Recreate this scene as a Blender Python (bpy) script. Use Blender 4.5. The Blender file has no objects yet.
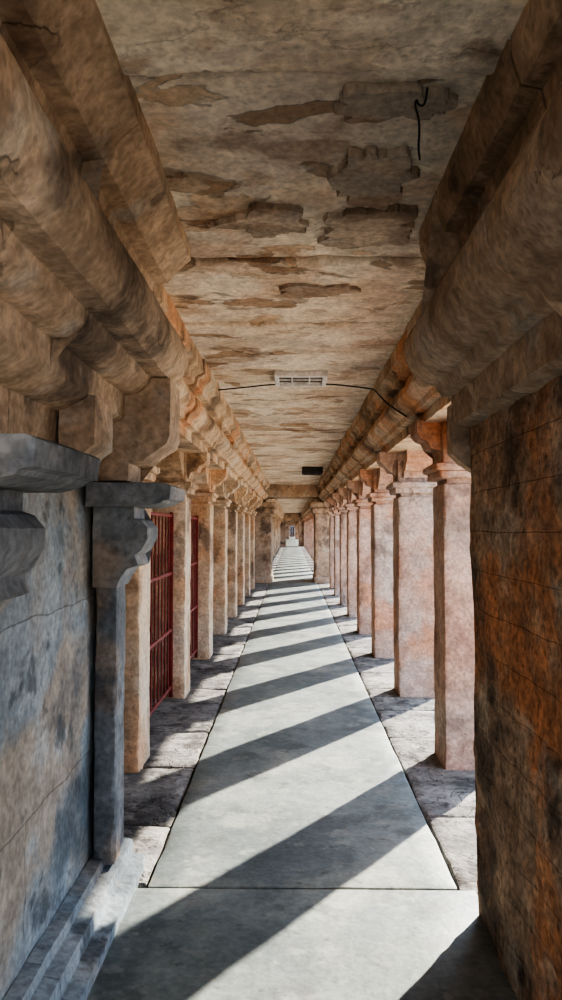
import bpy, bmesh, math, random
from mathutils import Vector, noise, Matrix
random.seed(7)
E=1.5   # eye height
scene=bpy.context.scene

# ---------------------------------------------------------------- materials
def nn(nt,t,**kw):
    n=nt.nodes.new(t)
    for k,v in kw.items(): setattr(n,k,v)
    return n
def ramp(nt,stops,interp='LINEAR'):
    r=nn(nt,'ShaderNodeValToRGB'); cr=r.color_ramp; cr.interpolation=interp
    while len(cr.elements)>1: cr.elements.remove(cr.elements[-1])
    cr.elements[0].position=stops[0][0]; c=stops[0][1]
    cr.elements[0].color=(*c,1) if not isinstance(c,float) else (c,c,c,1)
    for p,c in stops[1:]:
        e=cr.elements.new(p); e.color=(*c,1) if not isinstance(c,float) else (c,c,c,1)
    return r
def stone(name,cols,scale=2.0,stretch=(1,1,1),bump=.6,rough=.9,stains=(),fine=38,speck=(.82,1.15),brick=None,spec=.3,crack=0.0,crackamt=.75,bdist=.018,pits=.4,det=8,flakes=()):
    m=bpy.data.materials.new(name); m.use_nodes=True; nt=m.node_tree; L=nt.links
    b=nt.nodes['Principled BSDF']; b.inputs['Roughness'].default_value=rough
    b.inputs['Specular IOR Level'].default_value=spec
    g=nn(nt,'ShaderNodeNewGeometry'); mp=nn(nt,'ShaderNodeMapping'); mp.inputs['Scale'].default_value=stretch
    L.new(g.outputs['Position'],mp.inputs['Vector'])
    def noi(s,d,dist=0,vec=mp,off=None):
        n=nn(nt,'ShaderNodeTexNoise'); n.inputs['Scale'].default_value=s; n.inputs['Detail'].default_value=d
        n.inputs['Distortion'].default_value=dist; n.inputs['Roughness'].default_value=.57
        if off:
            m2=nn(nt,'ShaderNodeMapping'); m2.inputs['Scale'].default_value=stretch; m2.inputs['Location'].default_value=off
            L.new(g.outputs['Position'],m2.inputs['Vector']); L.new(m2.outputs[0],n.inputs['Vector'])
        else: L.new(vec.outputs['Vector'] if vec is mp else vec.outputs['Position'],n.inputs['Vector'])
        return n
    def mult(col,src,f=1.0):
        mx=nn(nt,'ShaderNodeMix',data_type='RGBA',blend_type='MULTIPLY'); mx.inputs[0].default_value=f; L.new(col,mx.inputs[6]); L.new(src,mx.inputs[7]); return mx.outputs[2]
    def lin(src,k,add):
        h=nn(nt,'ShaderNodeMath',operation='MULTIPLY_ADD'); L.new(src,h.inputs[0]); h.inputs[1].default_value=k
        if isinstance(add,float): h.inputs[2].default_value=add
        else: L.new(add,h.inputs[2])
        return h.outputs[0]
    n1=noi(scale,det,.1); r1=ramp(nt,cols); L.new(n1.outputs['Fac'],r1.inputs['Fac']); col=r1.outputs['Color']
    for i,(c,s,t0,t1,amt) in enumerate(stains):
        n=noi(s,det,.1,off=(3.1*(i+1),7.7*(i+1),1.9*(i+1))); r=ramp(nt,[(t0,0.0),(t0+(t1-t0)*.6,amt)]); L.new(n.outputs['Fac'],r.inputs['Fac'])
        mx=nn(nt,'ShaderNodeMix',data_type='RGBA'); L.new(r.outputs['Color'],mx.inputs[0]); L.new(col,mx.inputs[6]); mx.inputs[7].default_value=(*c,1); col=mx.outputs[2]
    n3=noi(fine,2,vec=g); r3=ramp(nt,[(.35,speck[0]),(.65,speck[1])]); L.new(n3.outputs['Fac'],r3.inputs['Fac']); col=mult(col,r3.outputs['Color'])
    n4=noi(fine*.28,4,0,vec=g); r4=ramp(nt,[(.34,speck[0]),(.66,speck[1])]); L.new(n4.outputs['Fac'],r4.inputs['Fac']); col=mult(col,r4.outputs['Color'])
    hv=lin(n3.outputs['Fac'],.3,0.0); hv=lin(n4.outputs['Fac'],1.0,hv); hv=lin(n1.outputs['Fac'],1.0,hv)
    for i,(c,s,t,amt,edge,st) in enumerate(flakes):
        m2=nn(nt,'ShaderNodeMapping'); m2.inputs['Scale'].default_value=st; m2.inputs['Location'].default_value=(11.3*(i+1),4.1*(i+1),2.2*i)
        L.new(g.outputs['Position'],m2.inputs['Vector'])
        n=nn(nt,'ShaderNodeTexNoise'); n.inputs['Scale'].default_value=s; n.inputs['Detail'].default_value=6; n.inputs['Roughness'].default_value=.5; n.inputs['Distortion'].default_value=.3
        L.new(m2.outputs[0],n.inputs['Vector'])
        r=ramp(nt,[(t,0.0),(t+.010,amt)]); L.new(n.outputs['Fac'],r.inputs['Fac'])
        mx=nn(nt,'ShaderNodeMix',data_type='RGBA',blend_type='MULTIPLY'); L.new(r.outputs['Color'],mx.inputs[0]); L.new(col,mx.inputs[6]); mx.inputs[7].default_value=(*c,1); col=mx.outputs[2]
        r=ramp(nt,[(t-.008,1.0),(t-.001,edge),(t+.002,edge),(t+.011,1.0)]); L.new(n.outputs['Fac'],r.inputs['Fac']); col=mult(col,r.outputs['Color'])
        r=ramp(nt,[(t-.004,1.0),(t+.004,0.0)]); L.new(n.outputs['Fac'],r.inputs['Fac']); hv=lin(r.outputs['Color'],.5,hv)
    if pits>0:
        v=nn(nt,'ShaderNodeTexVoronoi'); v.inputs['Scale'].default_value=24; L.new(g.outputs['Position'],v.inputs['Vector'])
        r=ramp(nt,[(.10,.35),(.24,1.0)]); L.new(v.outputs['Distance'],r.inputs['Fac'])
        hv=lin(r.outputs['Color'],.35*pits,hv); col=mult(col,r.outputs['Color'],.6*pits)
    if crack>0:
        v=nn(nt,'ShaderNodeTexVoronoi',feature='DISTANCE_TO_EDGE'); v.inputs['Scale'].default_value=crack
        dn=noi(3,6); av=nn(nt,'ShaderNodeVectorMath',operation='MULTIPLY_ADD'); L.new(dn.outputs['Color'],av.inputs[0]); av.inputs[1].default_value=(1.1,1.1,1.1); L.new(mp.outputs[0],av.inputs[2])
        L.new(av.outputs[0],v.inputs['Vector'])
        r=ramp(nt,[(0,.28),(.014,1.0)]); L.new(v.outputs['Distance'],r.inputs['Fac'])
        col=mult(col,r.outputs['Color'],crackamt); hv=lin(r.outputs['Color'],.8*crackamt,hv)
    if brick:
        sp=nn(nt,'ShaderNodeSeparateXYZ'); L.new(g.outputs['Position'],sp.inputs[0]); cb=nn(nt,'ShaderNodeCombineXYZ')
        nz=noi(3.5,5,vec=g); ad=nn(nt,'ShaderNodeMath',operation='MULTIPLY_ADD'); L.new(nz.outputs['Fac'],ad.inputs[0]); ad.inputs[1].default_value=brick[3]; L.new(sp.outputs['Z'],ad.inputs[2])
        ad2=nn(nt,'ShaderNodeMath',operation='MULTIPLY_ADD'); L.new(nz.outputs['Fac'],ad2.inputs[0]); ad2.inputs[1].default_value=brick[3]; L.new(sp.outputs['Y'],ad2.inputs[2])
        L.new(ad2.outputs[0],cb.inputs[0]); L.new(ad.outputs[0],cb.inputs[1])
        bt=nn(nt,'ShaderNodeTexBrick'); bt.inputs['Scale'].default_value=1; bt.inputs['Brick Width'].default_value=brick[0]; bt.inputs['Row Height'].default_value=brick[1]
        bt.inputs['Mortar Size'].default_value=.004; bt.inputs['Mortar Smooth'].default_value=.8
        bt.inputs['Color1'].default_value=(1,1,1,1); bt.inputs['Color2'].default_value=(.8,.8,.8,1); bt.inputs['Mortar'].default_value=(.45,.42,.4,1)
        L.new(cb.outputs[0],bt.inputs['Vector']); col=mult(col,bt.outputs['Color'],brick[2])
        hm=nn(nt,'ShaderNodeMath',operation='MULTIPLY'); L.new(bt.outputs['Fac'],hm.inputs[0]); hm.inputs[1].default_value=brick[2]
        a=nn(nt,'ShaderNodeMath',operation='SUBTRACT'); L.new(hv,a.inputs[0]); L.new(hm.outputs[0],a.inputs[1]); hv=a.outputs[0]
    L.new(col,b.inputs['Base Color'])
    bp=nn(nt,'ShaderNodeBump'); bp.inputs['Strength'].default_value=bump; bp.inputs['Distance'].default_value=bdist
    L.new(hv,bp.inputs['Height']); L.new(bp.outputs[0],b.inputs['Normal'])
    return m
def plain(name,c,rough=.6):
    return stone(name,[(.3,tuple(x*.75 for x in c)),(.7,c)],scale=9,bump=.1,rough=rough,speck=(.85,1.1),bdist=.003,pits=0)

M_wl=stone('sky_tinted_granite',[(.3,(.14,.165,.18)),(.44,(.25,.285,.305)),(.56,(.34,.37,.385)),(.7,(.38,.355,.325))],scale=1.5,  # blue of the sky light is put into this wall colour
   stains=[((.45,.34,.24),1.0,.53,.66,.65),((.08,.095,.11),1.2,.53,.68,.75),((.50,.52,.52),2.6,.58,.7,.5),((.07,.08,.09),4,.6,.7,.7)],brick=(1.55,.62,.5,.05),flakes=[((.8,.78,.76),1.3,.6,.8,.75,(1,1,.6))])
M_wr=stone('rust_brown_masonry',[(.3,(.19,.115,.08)),(.44,(.36,.235,.155)),(.58,(.48,.325,.22)),(.72,(.4,.315,.25))],scale=2.8,bump=.9,bdist=.022,
   stains=[((.60,.235,.10),1.5,.48,.63,.75),((.10,.075,.06),1.9,.54,.66,.8),((.54,.44,.34),3.0,.56,.68,.55),((.62,.36,.21),5,.58,.68,.5)],brick=(.34,.15,.18,.02),speck=(.72,1.25),pits=.7)
M_cor=stone('weathered_brown_granite',[(.3,(.18,.125,.09)),(.44,(.37,.27,.195)),(.58,(.51,.385,.28)),(.72,(.41,.335,.275))],scale=2.4,bump=.75,
   stains=[((.10,.075,.06),1.6,.55,.68,.75),((.54,.385,.26),1.3,.5,.66,.5),((.45,.415,.37),2.3,.56,.68,.5),((.08,.06,.05),5,.62,.70,.5)],flakes=[((.8,.77,.75),2.2,.64,.8,.8,(1,.8,1))])
M_slab=stone('dark_granite',[(.3,(.10,.105,.11)),(.5,(.21,.218,.225)),(.75,(.33,.30,.265))],scale=3.5,bump=.7,stains=[((.06,.055,.06),2.5,.54,.66,.75),((.40,.28,.19),1.6,.52,.66,.55)])
M_pil=stone('warm_sandstone',[(.3,(.31,.205,.13)),(.44,(.52,.375,.25)),(.58,(.65,.495,.35)),(.72,(.52,.42,.33))],scale=2.2,bump=.7,
   stains=[((.6,.32,.17),1.3,.52,.68,.6),((.18,.13,.1),1.8,.57,.68,.65),((.52,.46,.39),1.2,.54,.66,.4)],flakes=[((.75,.7,.66),1.8,.62,.9,.75,(1,1,.7))])
M_pir=stone('faded_red_washed_stone',[(.3,(.32,.19,.14)),(.44,(.49,.325,.25)),(.58,(.57,.41,.325)),(.72,(.5,.415,.355))],scale=2.0,bump=.7,
   stains=[((.47,.415,.37),1.0,.52,.66,.5),((.56,.25,.13),1.5,.53,.67,.6),((.2,.145,.115),1.9,.58,.69,.65)],flakes=[((.76,.72,.7),1.6,.62,.9,.75,(1,1,.6))])
M_beam=stone('ochre_stone',[(.3,(.25,.17,.115)),(.44,(.49,.355,.245)),(.58,(.63,.48,.34)),(.72,(.51,.415,.325))],scale=2.5,bump=.8,
   stains=[((.60,.27,.13),1.4,.54,.68,.6),((.12,.085,.065),1.7,.56,.68,.7),((.54,.5,.44),1.4,.54,.66,.4)],flakes=[((.7,.65,.62),1.5,.61,.9,.7,(1,.8,1))])
M_ceil=stone('flaking_lime_plaster',[(.27,(.50,.39,.29)),(.38,(.66,.545,.42)),(.48,(.77,.665,.535)),(.62,(.82,.73,.61)),(.76,(.70,.6,.49))],scale=1.8,stretch=(.9,1.1,1),bump=.7,speck=(.85,1.12),
   stains=[((.55,.475,.405),1.0,.54,.62,.6),((.54,.36,.24),1.4,.55,.66,.5),((.32,.22,.155),2.4,.6,.68,.6),((.44,.32,.23),6,.61,.68,.5)],crack=.8,crackamt=.25,
   flakes=[((.66,.585,.53),1.0,.605,1.0,.6,(.9,1.5,1)),((.6,.49,.41),1.7,.63,1.0,.55,(.85,1.6,1)),((.84,.74,.65),2.6,.62,1.0,.7,(.9,1.3,1))])
M_patch=stone('exposed_brown_stone',[(.3,(.20,.14,.10)),(.5,(.34,.25,.185)),(.72,(.45,.36,.285))],scale=3,stretch=(.7,1.4,1),bump=.8,stains=[((.42,.37,.32),1.5,.48,.6,.7),((.55,.44,.34),2.6,.56,.64,.7)])
M_floor=stone('polished_cement',[(.3,(.12,.145,.14)),(.42,(.165,.19,.185)),(.55,(.21,.235,.222)),(.7,(.27,.285,.26))],scale=1.6,bump=.3,rough=.55,spec=.35,
   stains=[((.12,.14,.143),.7,.5,.62,.7),((.32,.32,.275),1.6,.55,.66,.55),((.11,.12,.115),3.5,.56,.66,.6),((.29,.295,.26),7,.58,.68,.6),((.08,.085,.08),12,.62,.7,.5)],fine=40,speck=(.88,1.11),bdist=.012,pits=0)
M_pave=stone('rough_paving_stone',[(.3,(.09,.085,.08)),(.45,(.18,.17,.16)),(.65,(.28,.265,.24))],scale=2.6,bump=.9,
   stains=[((.07,.065,.06),2.2,.54,.66,.7),((.34,.325,.3),3.5,.54,.65,.65),((.06,.055,.05),8,.58,.66,.7)],fine=30,crack=1.3,crackamt=.6)
M_dirt=stone('dusty_ground',[(.3,(.5,.41,.29)),(.7,(.7,.585,.44))],scale=1,bump=.4,pits=0)
M_red=plain('rust_red_painted_iron',(.23,.04,.033),.65)
M_white=plain('white_enamel',(.85,.83,.8),.5)
M_black=plain('black_cable_rubber',(.03,.028,.026),.6)
M_dark=plain('dark_grey_metal',(.05,.047,.045),.6)
M_end_door=plain('added_end_door_dark',(.13,.085,.06),.7)  # only for the door added to darken the far end

# ---------------------------------------------------------------- mesh tools
def N(p,f,seed): return noise.noise(Vector((p[0]*f+seed,p[1]*f-seed,p[2]*f+seed*.5)))
def rough_v(p,amp,seed=0.):
    P=Vector(p)
    v=noise.noise_vector(P*1.8+Vector((seed,)*3))*amp*.6
    v+=noise.noise_vector(P*7+Vector((seed+5,)*3))*amp*.6
    v+=noise.noise_vector(P*17+Vector((seed+9,)*3))*amp*.35
    return P+v
def finish(bm,name,mat,angle=30,parent=None):
    bmesh.ops.remove_doubles(bm,verts=bm.verts,dist=.0004)
    bmesh.ops.recalc_face_normals(bm,faces=bm.faces)
    me=bpy.data.meshes.new(name); bm.to_mesh(me); bm.free()
    for p in me.polygons: p.use_smooth=True
    me.set_sharp_from_angle(angle=math.radians(angle))
    me.materials.append(mat)
    o=bpy.data.objects.new(name,me); scene.collection.objects.link(o)
    if parent: o.parent=parent
    return o
def resample(pts,step,closed=True):
    out=[]; n=len(pts)
    for i in range(n if closed else n-1):
        a=Vector(pts[i]); b=Vector(pts[(i+1)%n]); k=max(1,int(round((b-a).length/step)))
        for j in range(k): out.append(a.lerp(b,j/k))
    return out
def arange(a,b,s):
    k=max(1,int(round((b-a)/s))); return [a+(b-a)*i/k for i in range(k+1)]
def loft_y(bm,prof,ys,amp=.008,step=.06,seed=0.,off=(0,0)):
    P=resample(prof,step); rows=[]
    for i,y in enumerate(ys):
        rows.append([bm.verts.new(rough_v((p[0],y,p[1]),amp,seed)+Vector((off[0],0,off[1]))) for p in P])
    n=len(P)
    for a,b in zip(rows[:-1],rows[1:]):
        for j in range(n): bm.faces.new((a[j],a[(j+1)%n],b[(j+1)%n],b[j]))
    for r in (rows[0],rows[-1]):
        f=bm.faces.new(r); bmesh.ops.triangulate(bm,faces=[f])
def loft_blocks(bm,prof,ya,yb,blen,ystep,amp,step,seed,joff=.006,gap=.007):
    random.seed(int(seed*10)+1); y=ya; i=0
    while y<yb-.05:
        l=blen*random.uniform(.8,1.2); e=min(y+l,yb)
        if yb-e<blen*.35: e=yb
        loft_y(bm,prof,arange(y,e-gap,ystep),amp,step,seed+i*.13,(random.uniform(-joff,joff),random.uniform(-joff,joff)*.4)); y=e; i+=1
def rbox(bm,x0,x1,y0,y1,z0,z1,step=.07,amp=.006,seed=0.,rnd=.012,xf=None):
    xs,ys,zs=arange(x0,x1,step),arange(y0,y1,step),arange(z0,z1,step)
    def ex(a):
        d=min(rnd*1.3,(a[-1]-a[0])*.2); return [a[0],a[0]+d]+[v for v in a[1:-1] if a[0]+d*1.4<v<a[-1]-d*1.4]+[a[-1]-d,a[-1]]
    xs,ys,zs=ex(xs),ex(ys),ex(zs); cache={}
    def V(i,j,k):
        key=(i,j,k)
        if key in cache: return cache[key]
        p=[xs[i],ys[j],zs[k]]
        s=[(-1 if i==0 else 1 if i==len(xs)-1 else 0),(-1 if j==0 else 1 if j==len(ys)-1 else 0),(-1 if k==0 else 1 if k==len(zs)-1 else 0)]
        c=sum(abs(t) for t in s)
        if c>=2:
            w=rnd*(.35 if c==2 else .45)*(.6+2.2*abs(N(p,6,seed)))
            for t in range(3): p[t]-=s[t]*w
        q=rough_v(p,amp,seed)
        if xf: q=xf(q)
        cache[key]=bm.verts.new(q); return cache[key]
    a,b,c=len(xs)-1,len(ys)-1,len(zs)-1
    for i in range(a):
        for j in range(b):
            for k in (0,c): bm.faces.new((V(i,j,k),V(i+1,j,k),V(i+1,j+1,k),V(i,j+1,k)))
    for i in range(a):
        for k in range(c):
            for j in (0,b): bm.faces.new((V(i,j,k),V(i+1,j,k),V(i+1,j,k+1),V(i,j,k+1)))
    for j in range(b):
        for k in range(c):
            for i in (0,a): bm.faces.new((V(i,j,k),V(i,j+1,k),V(i,j+1,k+1),V(i,j,k+1)))
def prism(bm,prof,axis,a0,a1,cx=0,cy=0,amp=.004,step=.04,seed=0.):
    P=resample(prof,step); rows=[]
    for t in arange(a0,a1,.07):
        row=[]
        for p in P:
            q=(cx+p[0],cy+t,p[1]) if axis=='y' else (cx+t,cy+p[0],p[1])
            row.append(bm.verts.new(rough_v(q,amp,seed)))
        rows.append(row)
    n=len(P)
    for a,b in zip(rows[:-1],rows[1:]):
        for j in range(n): bm.faces.new((a[j],a[(j+1)%n],b[(j+1)%n],b[j]))
    for r in (rows[0],rows[-1]):
        f=bm.faces.new(r); bmesh.ops.triangulate(bm,faces=[f])
def curve(name,pts,r,mat,parent=None):
    c=bpy.data.curves.new(name,'CURVE'); c.dimensions='3D'; c.bevel_depth=r; c.bevel_resolution=2
    s=c.splines.new('NURBS'); s.points.add(len(pts)-1); s.order_u=3; s.use_endpoint_u=True
    for i,p in enumerate(pts): s.points[i].co=(*p,1)
    c.materials.append(mat); o=bpy.data.objects.new(name,c); scene.collection.objects.link(o)
    if parent: o.parent=parent
    return o
def empty(name):
    e=bpy.data.objects.new(name,None); scene.collection.objects.link(e); return e

YB=-2.4      # roof and left wall cut off here, unseen, to let sky light in
Y1=130.
# ---------------------------------------------------------------- floor
bm=bmesh.new()
rbox(bm,-.81,.76,YB,3.14,-.12,0,step=.3,amp=.0015,rnd=.006)
y=3.15
for L_ in [9.0,9,9,12,12,18,23,30]:
    rbox(bm,-.605,.69,y,min(y+L_-.01,Y1),-.12,0,step=.12 if y<20 else .4,amp=.005,rnd=.010); y+=L_
finish(bm,'floor',M_floor)
bm=bmesh.new()
def pavers(x0,x1,ya,yb,ln,sd):
    random.seed(sd); y=ya; i=0
    while y<yb:
        l=ln*random.uniform(.7,1.3); e=min(y+l,yb)
        rbox(bm,x0,x1,y,e-.012,-.125,-.006+random.uniform(-.006,.004),step=.08 if y<16 else .35,amp=.012,rnd=.018,seed=i*.3); y=e; i+=1
pavers(-1.36,-.612,3.19,60,.8,1); pavers(.697,1.4,3.0,60,.75,2); pavers(1.52,2.2,YB,60,1.2,3); pavers(-2.17,-1.375,3.35,60,1.1,4); pavers(.84,1.4,YB,.75,1.,5)
pavers(-2.17,-1.375,60,Y1,9,4); pavers(-1.36,-.62,60,Y1,9,1); pavers(.705,2.2,60,Y1,9,1)
finish(bm,'stone_pavement',M_pave)
bm=bmesh.new(); bmesh.ops.create_grid(bm,x_segments=40,y_segments=60,size=1)
for v in bm.verts: v.co=Vector((v.co.x*70+10,v.co.y*110+65,-.13))
finish(bm,'courtyard_ground',M_dirt)

# ---------------------------------------------------------------- near walls
pl=[(-2.25,-.12),(-.82,-.12),(-.82,E+.17),(-.79,E+.17),(-.785,E+.39),(-.75,E+.395),(-.68,E+.43),(-.67,E+.44),(-.665,E+.53),(-.62,E+.535),(-.575,E+.57),(-.565,E+.605),(-.50,E+.61),
    (-.46,E+.645),(-.44,E+.70),(-.445,E+.76),(-.475,E+.80),(-.53,E+.825),(-.62,E+.835),(-.65,E+.845),(-.65,E+.97),(-.60,E+.975),(-.585,E+1.04),(-.53,E+1.05),(-.48,E+1.11),(-.43,E+1.15),(-.43,E+1.24),(-2.25,E+1.24)]
bm=bmesh.new(); loft_y(bm,pl[:3]+[(-2.25,E+.17)],arange(YB,3.18,.07),amp=.012,step=.07)
finish(bm,'wall_left',M_wl)
bm=bmesh.new(); loft_blocks(bm,pl[2:]+[(-2.25,E+.17)],YB,3.14,1.15,.045,.007,.04,2)
finish(bm,'cornice_left',M_cor,34)
pr=[(.72,-.12),(.71,E+.40),(.665,E+.405),(.65,E+.415),(.645,E+.53),(.605,E+.535),(.58,E+.575),(.54,E+.58),(.49,E+.62),(.46,E+.68),(.46,E+.75),(.485,E+.80),(.54,E+.835),(.62,E+.845),(.66,E+.86),(.67,E+.99),
    (.61,E+1.0),(.60,E+1.05),(.55,E+1.06),(.52,E+1.13),(.52,E+1.24),(1.5,E+1.24),(1.5,-.12)]
bm=bmesh.new(); loft_y(bm,pr[:2]+[(1.5,E+.40),(1.5,-.12)],arange(.8,2.94,.04),amp=.024,step=.04,seed=4)  # unseen rear left open so sky light reaches the left wall
finish(bm,'wall_right',M_wr,40)
bm=bmesh.new(); loft_blocks(bm,pr[1:-1]+[(1.5,E+.40)],.8,3.0,.95,.045,.009,.04,6)
finish(bm,'cornice_right',M_cor,34)
bm=bmesh.new()
loft_y(bm,[(-.815,-.05),(-.655,-.05),(-.65,.055),(-.705,.062),(-.71,.12),(-.76,.13),(-.765,.165),(-.815,.17)],arange(YB,3.33,.09),amp=.004,step=.06,seed=3)
finish(bm,'baseboard_left',M_wl,38)

def pilaster(y0,y1,name):
    bm=bmesh.new()
    rbox(bm,-.805,-.715,y0+.07,y1-.03,.14,E-.22,step=.05,amp=.006,seed=y0)
    c=[(-.805,E-.24),(-.71,E-.24),(-.69,E-.20),(-.665,E-.165),(-.62,E-.15),(-.635,E-.11),(-.61,E-.09),(-.585,E-.045),(-.585,E+.0),(-.61,E+.03),(-.64,E+.04),(-.64,E+.085),(-.805,E+.085)]
    prism(bm,c,'y',y0+.03,y1-.01,amp=.005,step=.03,seed=y0)
    s=[(-.805,E+.085),(-.57,E+.085),(-.51,E+.10),(-.50,E+.11),(-.475,E+.115),(-.47,E+.165),(-.49,E+.175),(-.805,E+.18)]
    prism(bm,s,'y',y0-.07,y1+.04,amp=.006,step=.03,seed=y0+1)
    return finish(bm,name,M_slab)
pilaster(2.95,3.22,'stone_pilaster'); pilaster(1.42,1.76,'stone_pilaster.001')
pilaster(-.35,0.0,'stone_pilaster.002')
bm=bmesh.new()
prism(bm,[(-.78,E+.19),(-.66,E+.19),(-.655,E+.26),(-.60,E+.27),(-.56,E+.30),(-.50,E+.34),(-.49,E+.37),(-.49,E+.60),(-.78,E+.62)],'y',2.95,3.2,amp=.006,seed=9)
finish(bm,'stone_bracket',M_cor)
bm=bmesh.new()
prism(bm,[(-.78,E+.19),(-.73,E+.19),(-.70,E+.25),(-.66,E+.28),(-.66,E+.44),(-.78,E+.46)],'y',2.45,2.7,amp=.006,seed=11)
finish(bm,'stone_bracket.001',M_cor)
bm=bmesh.new()
prism(bm,[(.80,E+.14),(.75,E+.14),(.74,E+.22),(.68,E+.26),(.64,E+.30),(.64,E+.5),(.9,E+.5),(.9,E+.14)],'y',2.96,3.05,amp=.006,seed=12)
finish(bm,'stone_bracket.002',M_cor)

# ---------------------------------------------------------------- ceiling
bm=bmesh.new(); i=0
cuts=[YB,-.6,.6,1.9,3.3,4.3,5.6,7.2,8.6,10.3,12,14,16.5,19,22,26,31,38,46,56,70,95,Y1]
for a,b in zip(cuts[:-1],cuts[1:]):
    random.seed(i+3); dz=random.uniform(-.012,.014)
    if b<=1.9: dz-=.03
    rbox(bm,-1.0,1.05,a,b-.012,E+1.2+dz,E+1.5+dz,step=.06 if b<9 else .25,amp=.014,rnd=.02,seed=i*1.7); i+=1
finish(bm,'ceiling',M_ceil,40)
bm=bmesh.new()
rbox(bm,-2.4,1.85,YB,Y1+.2,E+1.45,E+1.75,step=1,amp=.004)
finish(bm,'roof',M_pave)

def patch(bm,cx,cy,rx,ry,z,seed,t=.004):
    n=96; ring=[]; ring2=[]
    for k in range(n):
        a=2*math.pi*k/n; c,s=math.cos(a),math.sin(a)
        r=.98+.5*noise.noise(Vector((c*1.3+seed,s*1.3,seed)))+.3*noise.noise(Vector((c*3.5+seed,s*3.5,seed)))+.10*noise.noise(Vector((c*9+seed,s*9,seed)))+.05*noise.noise(Vector((c*24+seed,s*24,seed)))
        sx=math.copysign(abs(c)**.9,c)*rx*r; sy=math.copysign(abs(s)**.9,s)*ry*r
        ring.append(bm.verts.new((cx+sx,cy+sy,z+.03))); ring2.append(bm.verts.new((cx+sx*.98,cy+sy*.98,z-t)))
    for k in range(n): bm.faces.new((ring[k],ring[(k+1)%n],ring2[(k+1)%n],ring2[k]))
    cv=bm.verts.new((cx,cy,z-t))
    for k in range(n): bm.faces.new((ring2[k],ring2[(k+1)%n],cv))
bm=bmesh.new(); Z=E+1.188
plist=[(378,170,84,52),(372,224,98,38),(270,215,90,26),(405,92,110,32),(318,285,70,11)]
for i,(px,py,w,h) in enumerate(plist):
    yy=1.2*740/(528-py); xx=(px-292)*yy/740; rx=w/2*yy/740
    ry=(1.2*740/(528-py-h/2)-1.2*740/(528-py+h/2))/2
    patch(bm,xx,yy,rx,abs(ry),Z-(.03 if yy<1.9 else 0)-.0015*i,i*3.1)
finish(bm,'ceiling_patches',M_patch,40)

# ---------------------------------------------------------------- long beams over the pillars
pb=[(-1.36,E+.68),(-.80,E+.68),(-.80,E+.76),(-.75,E+.765),(-.74,E+.80),(-.69,E+.83),(-.665,E+.87),(-.67,E+.92),(-.72,E+.94),(-.73,E+1.01),(-.68,E+1.02),(-.67,E+1.07),(-.62,E+1.1),(-.62,E+1.25),(-1.36,E+1.25)]
def beam(prof,ya,name,seed):
    bm=bmesh.new(); loft_blocks(bm,prof,ya,24,1.98,.08,.011,.045,seed,.012,.01)
    loft_y(bm,prof,arange(24,Y1,.9),amp=.012,step=.08,seed=seed); finish(bm,name,M_beam)
beam(pb,3.2,'stone_beam',14)
pb2=[(1.42,E+.68),(.86,E+.68),(.86,E+.75),(.81,E+.755),(.80,E+.79),(.75,E+.82),(.72,E+.86),(.73,E+.91),(.78,E+.94),(.79,E+1.01),(.74,E+1.02),(.73,E+1.07),(.69,E+1.1),(.69,E+1.25),(1.42,E+1.25)]
beam(pb2,3.06,'stone_beam.001',18)
bm=bmesh.new(); loft_y(bm,pb2,arange(YB,.75,.2),amp=.01,step=.08,seed=18)
finish(bm,'stone_beam.002',M_beam)

# ---------------------------------------------------------------- pillars
def pillar_mesh(name,mat,seed,detail=1,hw=.175):
    bm=bmesh.new(); st=.05 if detail else .4
    rbox(bm,-hw,hw,-.18,.18,-.12,1.78,step=st,amp=.008,seed=seed,rnd=.012)
    bst=.05 if detail else .3
    rbox(bm,-hw+.025,hw-.025,-.155,.155,1.76,1.82,step=bst,amp=.005,seed=seed,rnd=.005)
    rbox(bm,-hw-.03,hw+.03,-.21,.21,1.81,1.865,step=bst,amp=.008,seed=seed,rnd=.012)
    rbox(bm,-hw-.055,hw+.055,-.235,.235,1.86,1.91,step=bst,amp=.009,seed=seed,rnd=.014)
    rbox(bm,-hw,hw,-.18,.18,1.90,2.2,step=bst,amp=.008,seed=seed,rnd=.010)
    def br(l): return [(-l*.5,1.95),(l*.5,1.95),(l*.56,2.0),(l*.72,2.01),(l*.80,2.06),(l*.92,2.075),(l,2.11),(l,2.19),(-l,2.19),(-l,2.11),(-l*.92,2.075),(-l*.80,2.06),(-l*.72,2.01),(-l*.56,2.0)]
    prism(bm,br(.33),'y',-.13,.13,amp=.007,step=.05 if detail else .2,seed=seed)
    prism(bm,br(.42),'x',-.13,.13,amp=.007,step=.05 if detail else .2,seed=seed+2)
    o=finish(bm,name,mat,32); me=o.data; bpy.data.objects.remove(o); return me
PL=[pillar_mesh('stone_pillar',M_pil,s,1,.15) for s in (1.,7.,13.)]+[pillar_mesh('stone_pillar_far',M_pil,3.,0,.15)]
PR=[pillar_mesh('red_stone_pillar',M_pir,s) for s in (2.,8.,15.)]+[pillar_mesh('red_stone_pillar_far',M_pir,4.,0)]
ys=[4.86+1.98*i for i in range(63)]
for i,y in enumerate(ys):
    if 19.9<y<22.3 : continue
    k=i%3 if y<24 else 3
    o=bpy.data.objects.new('stone_pillar',PL[k]); o.location=(-1.10,y-.06,0); scene.collection.objects.link(o)
    if i%2: o.rotation_euler.z=math.pi
    o=bpy.data.objects.new('red_stone_pillar',PR[k]); o.location=(1.13,y,0); scene.collection.objects.link(o)
o=bpy.data.objects.new('red_stone_pillar',PR[0]); o.location=(1.13,-1.5,0); scene.collection.objects.link(o)

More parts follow.
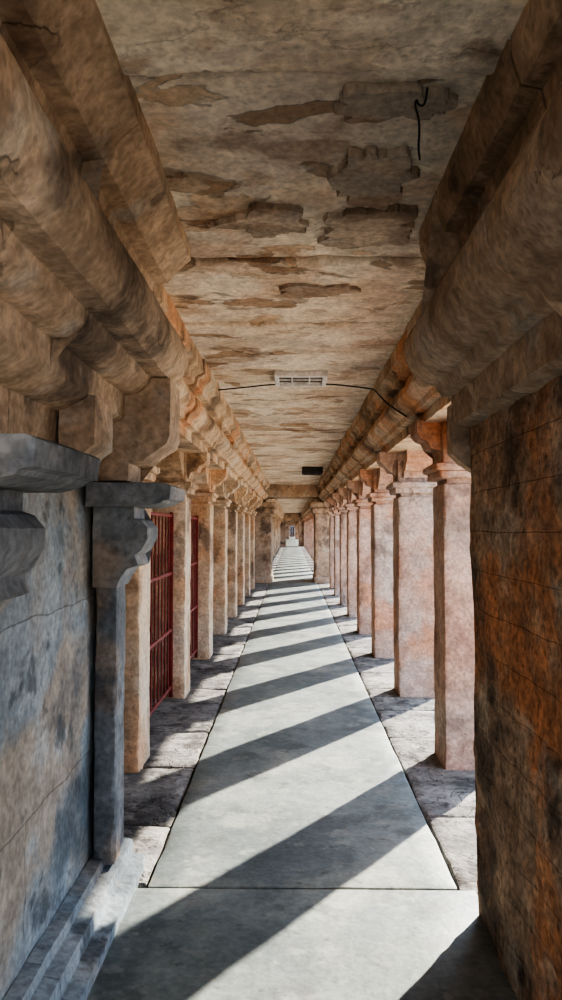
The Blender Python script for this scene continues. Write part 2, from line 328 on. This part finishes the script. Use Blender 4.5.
def gateway(ya,yb,w,H,name,seed):
    bm=bmesh.new()
    for s in (-1,1):
        c=.03
        for (dw,dy,z0,z1) in ((0,0,-.1,E+.42),(-.07,.1,E+.40,E+.56),(-.14,.05,E+.54,E+.72),(-.03,.06,-.1,.16)):
            x0,x1=sorted((c+s*(w+dw),c+s*(w+.6)))
            rbox(bm,x0,x1,ya-dy,yb+dy,z0,z1,step=.12,amp=.01,seed=seed,rnd=.03)
    rbox(bm,-1.25,1.3,ya,yb,E+H,E+1.3,step=.15,amp=.012,seed=seed+1,rnd=.03)
    finish(bm,name,M_cor)
gateway(20.4,21.6,.60,.85,'stone_gateway',5)
gateway(60.5,62.,.52,.6,'dimming_gateway',8)  # far frame added to dim the pillar rows
gateway(100.5,102.,.45,.35,'dimming_gateway.001',8)  # another frame added to keep the corridor end dark
bm=bmesh.new(); rbox(bm,-2.5,-2.2,3.19,Y1,-.12,E+1.46,step=.5,amp=.01)
finish(bm,'wall_back_left',M_cor)
bm=bmesh.new()
rbox(bm,-2.4,-.35,Y1+.05,Y1+.4,-.12,E+1.46,step=.5); rbox(bm,.4,2.2,Y1+.05,Y1+.4,-.12,E+1.46,step=.5); rbox(bm,-.35,.4,Y1+.05,Y1+.4,E+.3,E+1.46,step=.5)
finish(bm,'wall_end',M_cor)
bm=bmesh.new()
for x0,x1 in ((-.34,.02),(.03,.39)):
    rbox(bm,x0,x1,Y1+.15,Y1+.22,-.1,E+.29,step=.5,amp=0)
    rbox(bm,x0+.06,x1-.06,Y1+.11,Y1+.15,.2,.8,step=.5,amp=0); rbox(bm,x0+.06,x1-.06,Y1+.11,Y1+.15,.95,1.65,step=.5,amp=0)
finish(bm,'added_end_door',M_end_door)  # door added to shut out bright sky and dim the corridor end

# ---------------------------------------------------------------- iron gates
def bar(bm,p0,p1,r,seg=8):
    p0,p1=Vector(p0),Vector(p1); d=p1-p0
    m=Matrix.Translation((p0+p1)/2)@d.to_track_quat('Z','Y').to_matrix().to_4x4()
    bmesh.ops.create_cone(bm,cap_ends=True,segments=seg,radius1=r,radius2=r,depth=d.length,matrix=m)
def gate(y0,y1,name,h=1.64,X=-1.07):
    bm=bmesh.new()
    for yy in (y0,y1): rbox(bm,X-.016,X+.016,yy-.016,yy+.016,.01,h,step=.5,amp=0,rnd=.004)
    for zz in (.1,.60,1.1,h-.03):
        rbox(bm,X-.008,X+.008,y0,y1,zz-.014,zz+.014,step=.5,amp=0,rnd=.003)
    n=int((y1-y0)/.145)
    for k in range(1,n):
        yy=y0+(y1-y0)*k/n; bar(bm,(X,yy,.1),(X,yy,h-.04),.0075)
    finish(bm,name,M_red,30)
gate(ys[0]+.155,ys[1]-.27,'iron_gate'); gate(ys[1]+.155,ys[2]-.27,'iron_gate.001',X=-1.10)

# ---------------------------------------------------------------- ceiling light fixtures + cables
def fixture(cx,cy,w,d,mat,name,h=.03):
    root=empty(name); root.location=(cx,cy,E+1.185)
    bm=bmesh.new()
    for (x0,x1,y0,y1) in ((-w/2,w/2,-d/2,-d/2+.035),(-w/2,w/2,d/2-.035,d/2),(-w/2,-w/2+.035,-d/2+.03,d/2-.03),(w/2-.035,w/2,-d/2+.03,d/2-.03)):
        rbox(bm,x0,x1,y0,y1,-h,.03,step=.3,amp=0,rnd=.004)
    finish(bm,'housing_frame',mat,parent=root)
    bm=bmesh.new(); rbox(bm,-w/2+.03,w/2-.03,-d/2+.03,d/2-.03,-.006,.02,step=.3,amp=0,rnd=.002)
    finish(bm,'back_plate',M_dark,parent=root)
    bm=bmesh.new()
    for k in range(3):
        yy=-d/2+.09+(d-.18)*k/2; rbox(bm,-w/2+.03,w/2-.03,yy-.009,yy+.009,-h+.012,-.004,step=.3,amp=0,rnd=.001)
    for x in (-.07*w/.42,.07*w/.42): rbox(bm,x-.006,x+.006,-d/2+.03,d/2-.03,-h+.010,-.004,step=.3,amp=0,rnd=.001)
    finish(bm,'louvre_slats',mat,parent=root)
fixture(.07,5.82,.41,.42,M_white,'ceiling_light_fixture',.03)
fixture(.40,14.6,.40,.5,M_dark,'ceiling_light_fixture.001',.12)
Zc=E+1.175
curve('electrical_cable',[(-.62,6.15,Zc-.02),(-.35,6.1,Zc-.005),(-.15,6.0,Zc),(.3,6.0,Zc-.0),(.52,6.1,Zc-.005),(.64,6.1,Zc-.02),(.65,5.8,E+1.09),(.65,5.4,E+.96),(.68,5.1,E+.84),(.76,4.9,E+.74)],.006,M_black)
curve('hanging_wire',[(.37,1.98,E+1.2),(.365,1.98,E+1.15),(.345,1.98,E+1.15),(.34,1.98,E+1.17),(.335,1.98,E+1.15),(.345,1.98,E+1.12),(.348,1.98,E+1.08),(.343,1.98,E+1.03),(.348,1.98,E+1.0)],.003,M_black)

# ---------------------------------------------------------------- light
sd=bpy.data.lights.new('sun','SUN'); sd.energy=14; sd.angle=math.radians(.8); sd.color=(1,.93,.82)
so=bpy.data.objects.new('sun',sd); scene.collection.objects.link(so)
el=math.radians(29); hx,hy=-1,-1.4; l=math.hypot(hx,hy)
d=Vector((hx/l*math.cos(el),hy/l*math.cos(el),-math.sin(el)))
so.rotation_euler=d.to_track_quat('-Z','Y').to_euler(); so.location=(8,10,8)
w=bpy.data.worlds.new('sky'); scene.world=w; w.use_nodes=True
bg=w.node_tree.nodes['Background']; bg.inputs[0].default_value=(.58,.75,1,1); bg.inputs[1].default_value=3.2

# ---------------------------------------------------------------- camera
cd=bpy.data.cameras.new('camera'); cd.sensor_width=36; cd.lens=36*740/1000; cd.clip_start=.02; cd.clip_end=300
co=bpy.data.objects.new('camera',cd); scene.collection.objects.link(co); co.location=(0,0,E)
co.rotation_euler=(math.radians(90)+math.atan(28/740),0,math.atan(11/740))
scene.camera=co
scene.view_settings.view_transform='AgX'
try: scene.view_settings.look='AgX - High Contrast'
except Exception: pass
scene.view_settings.exposure=0.35
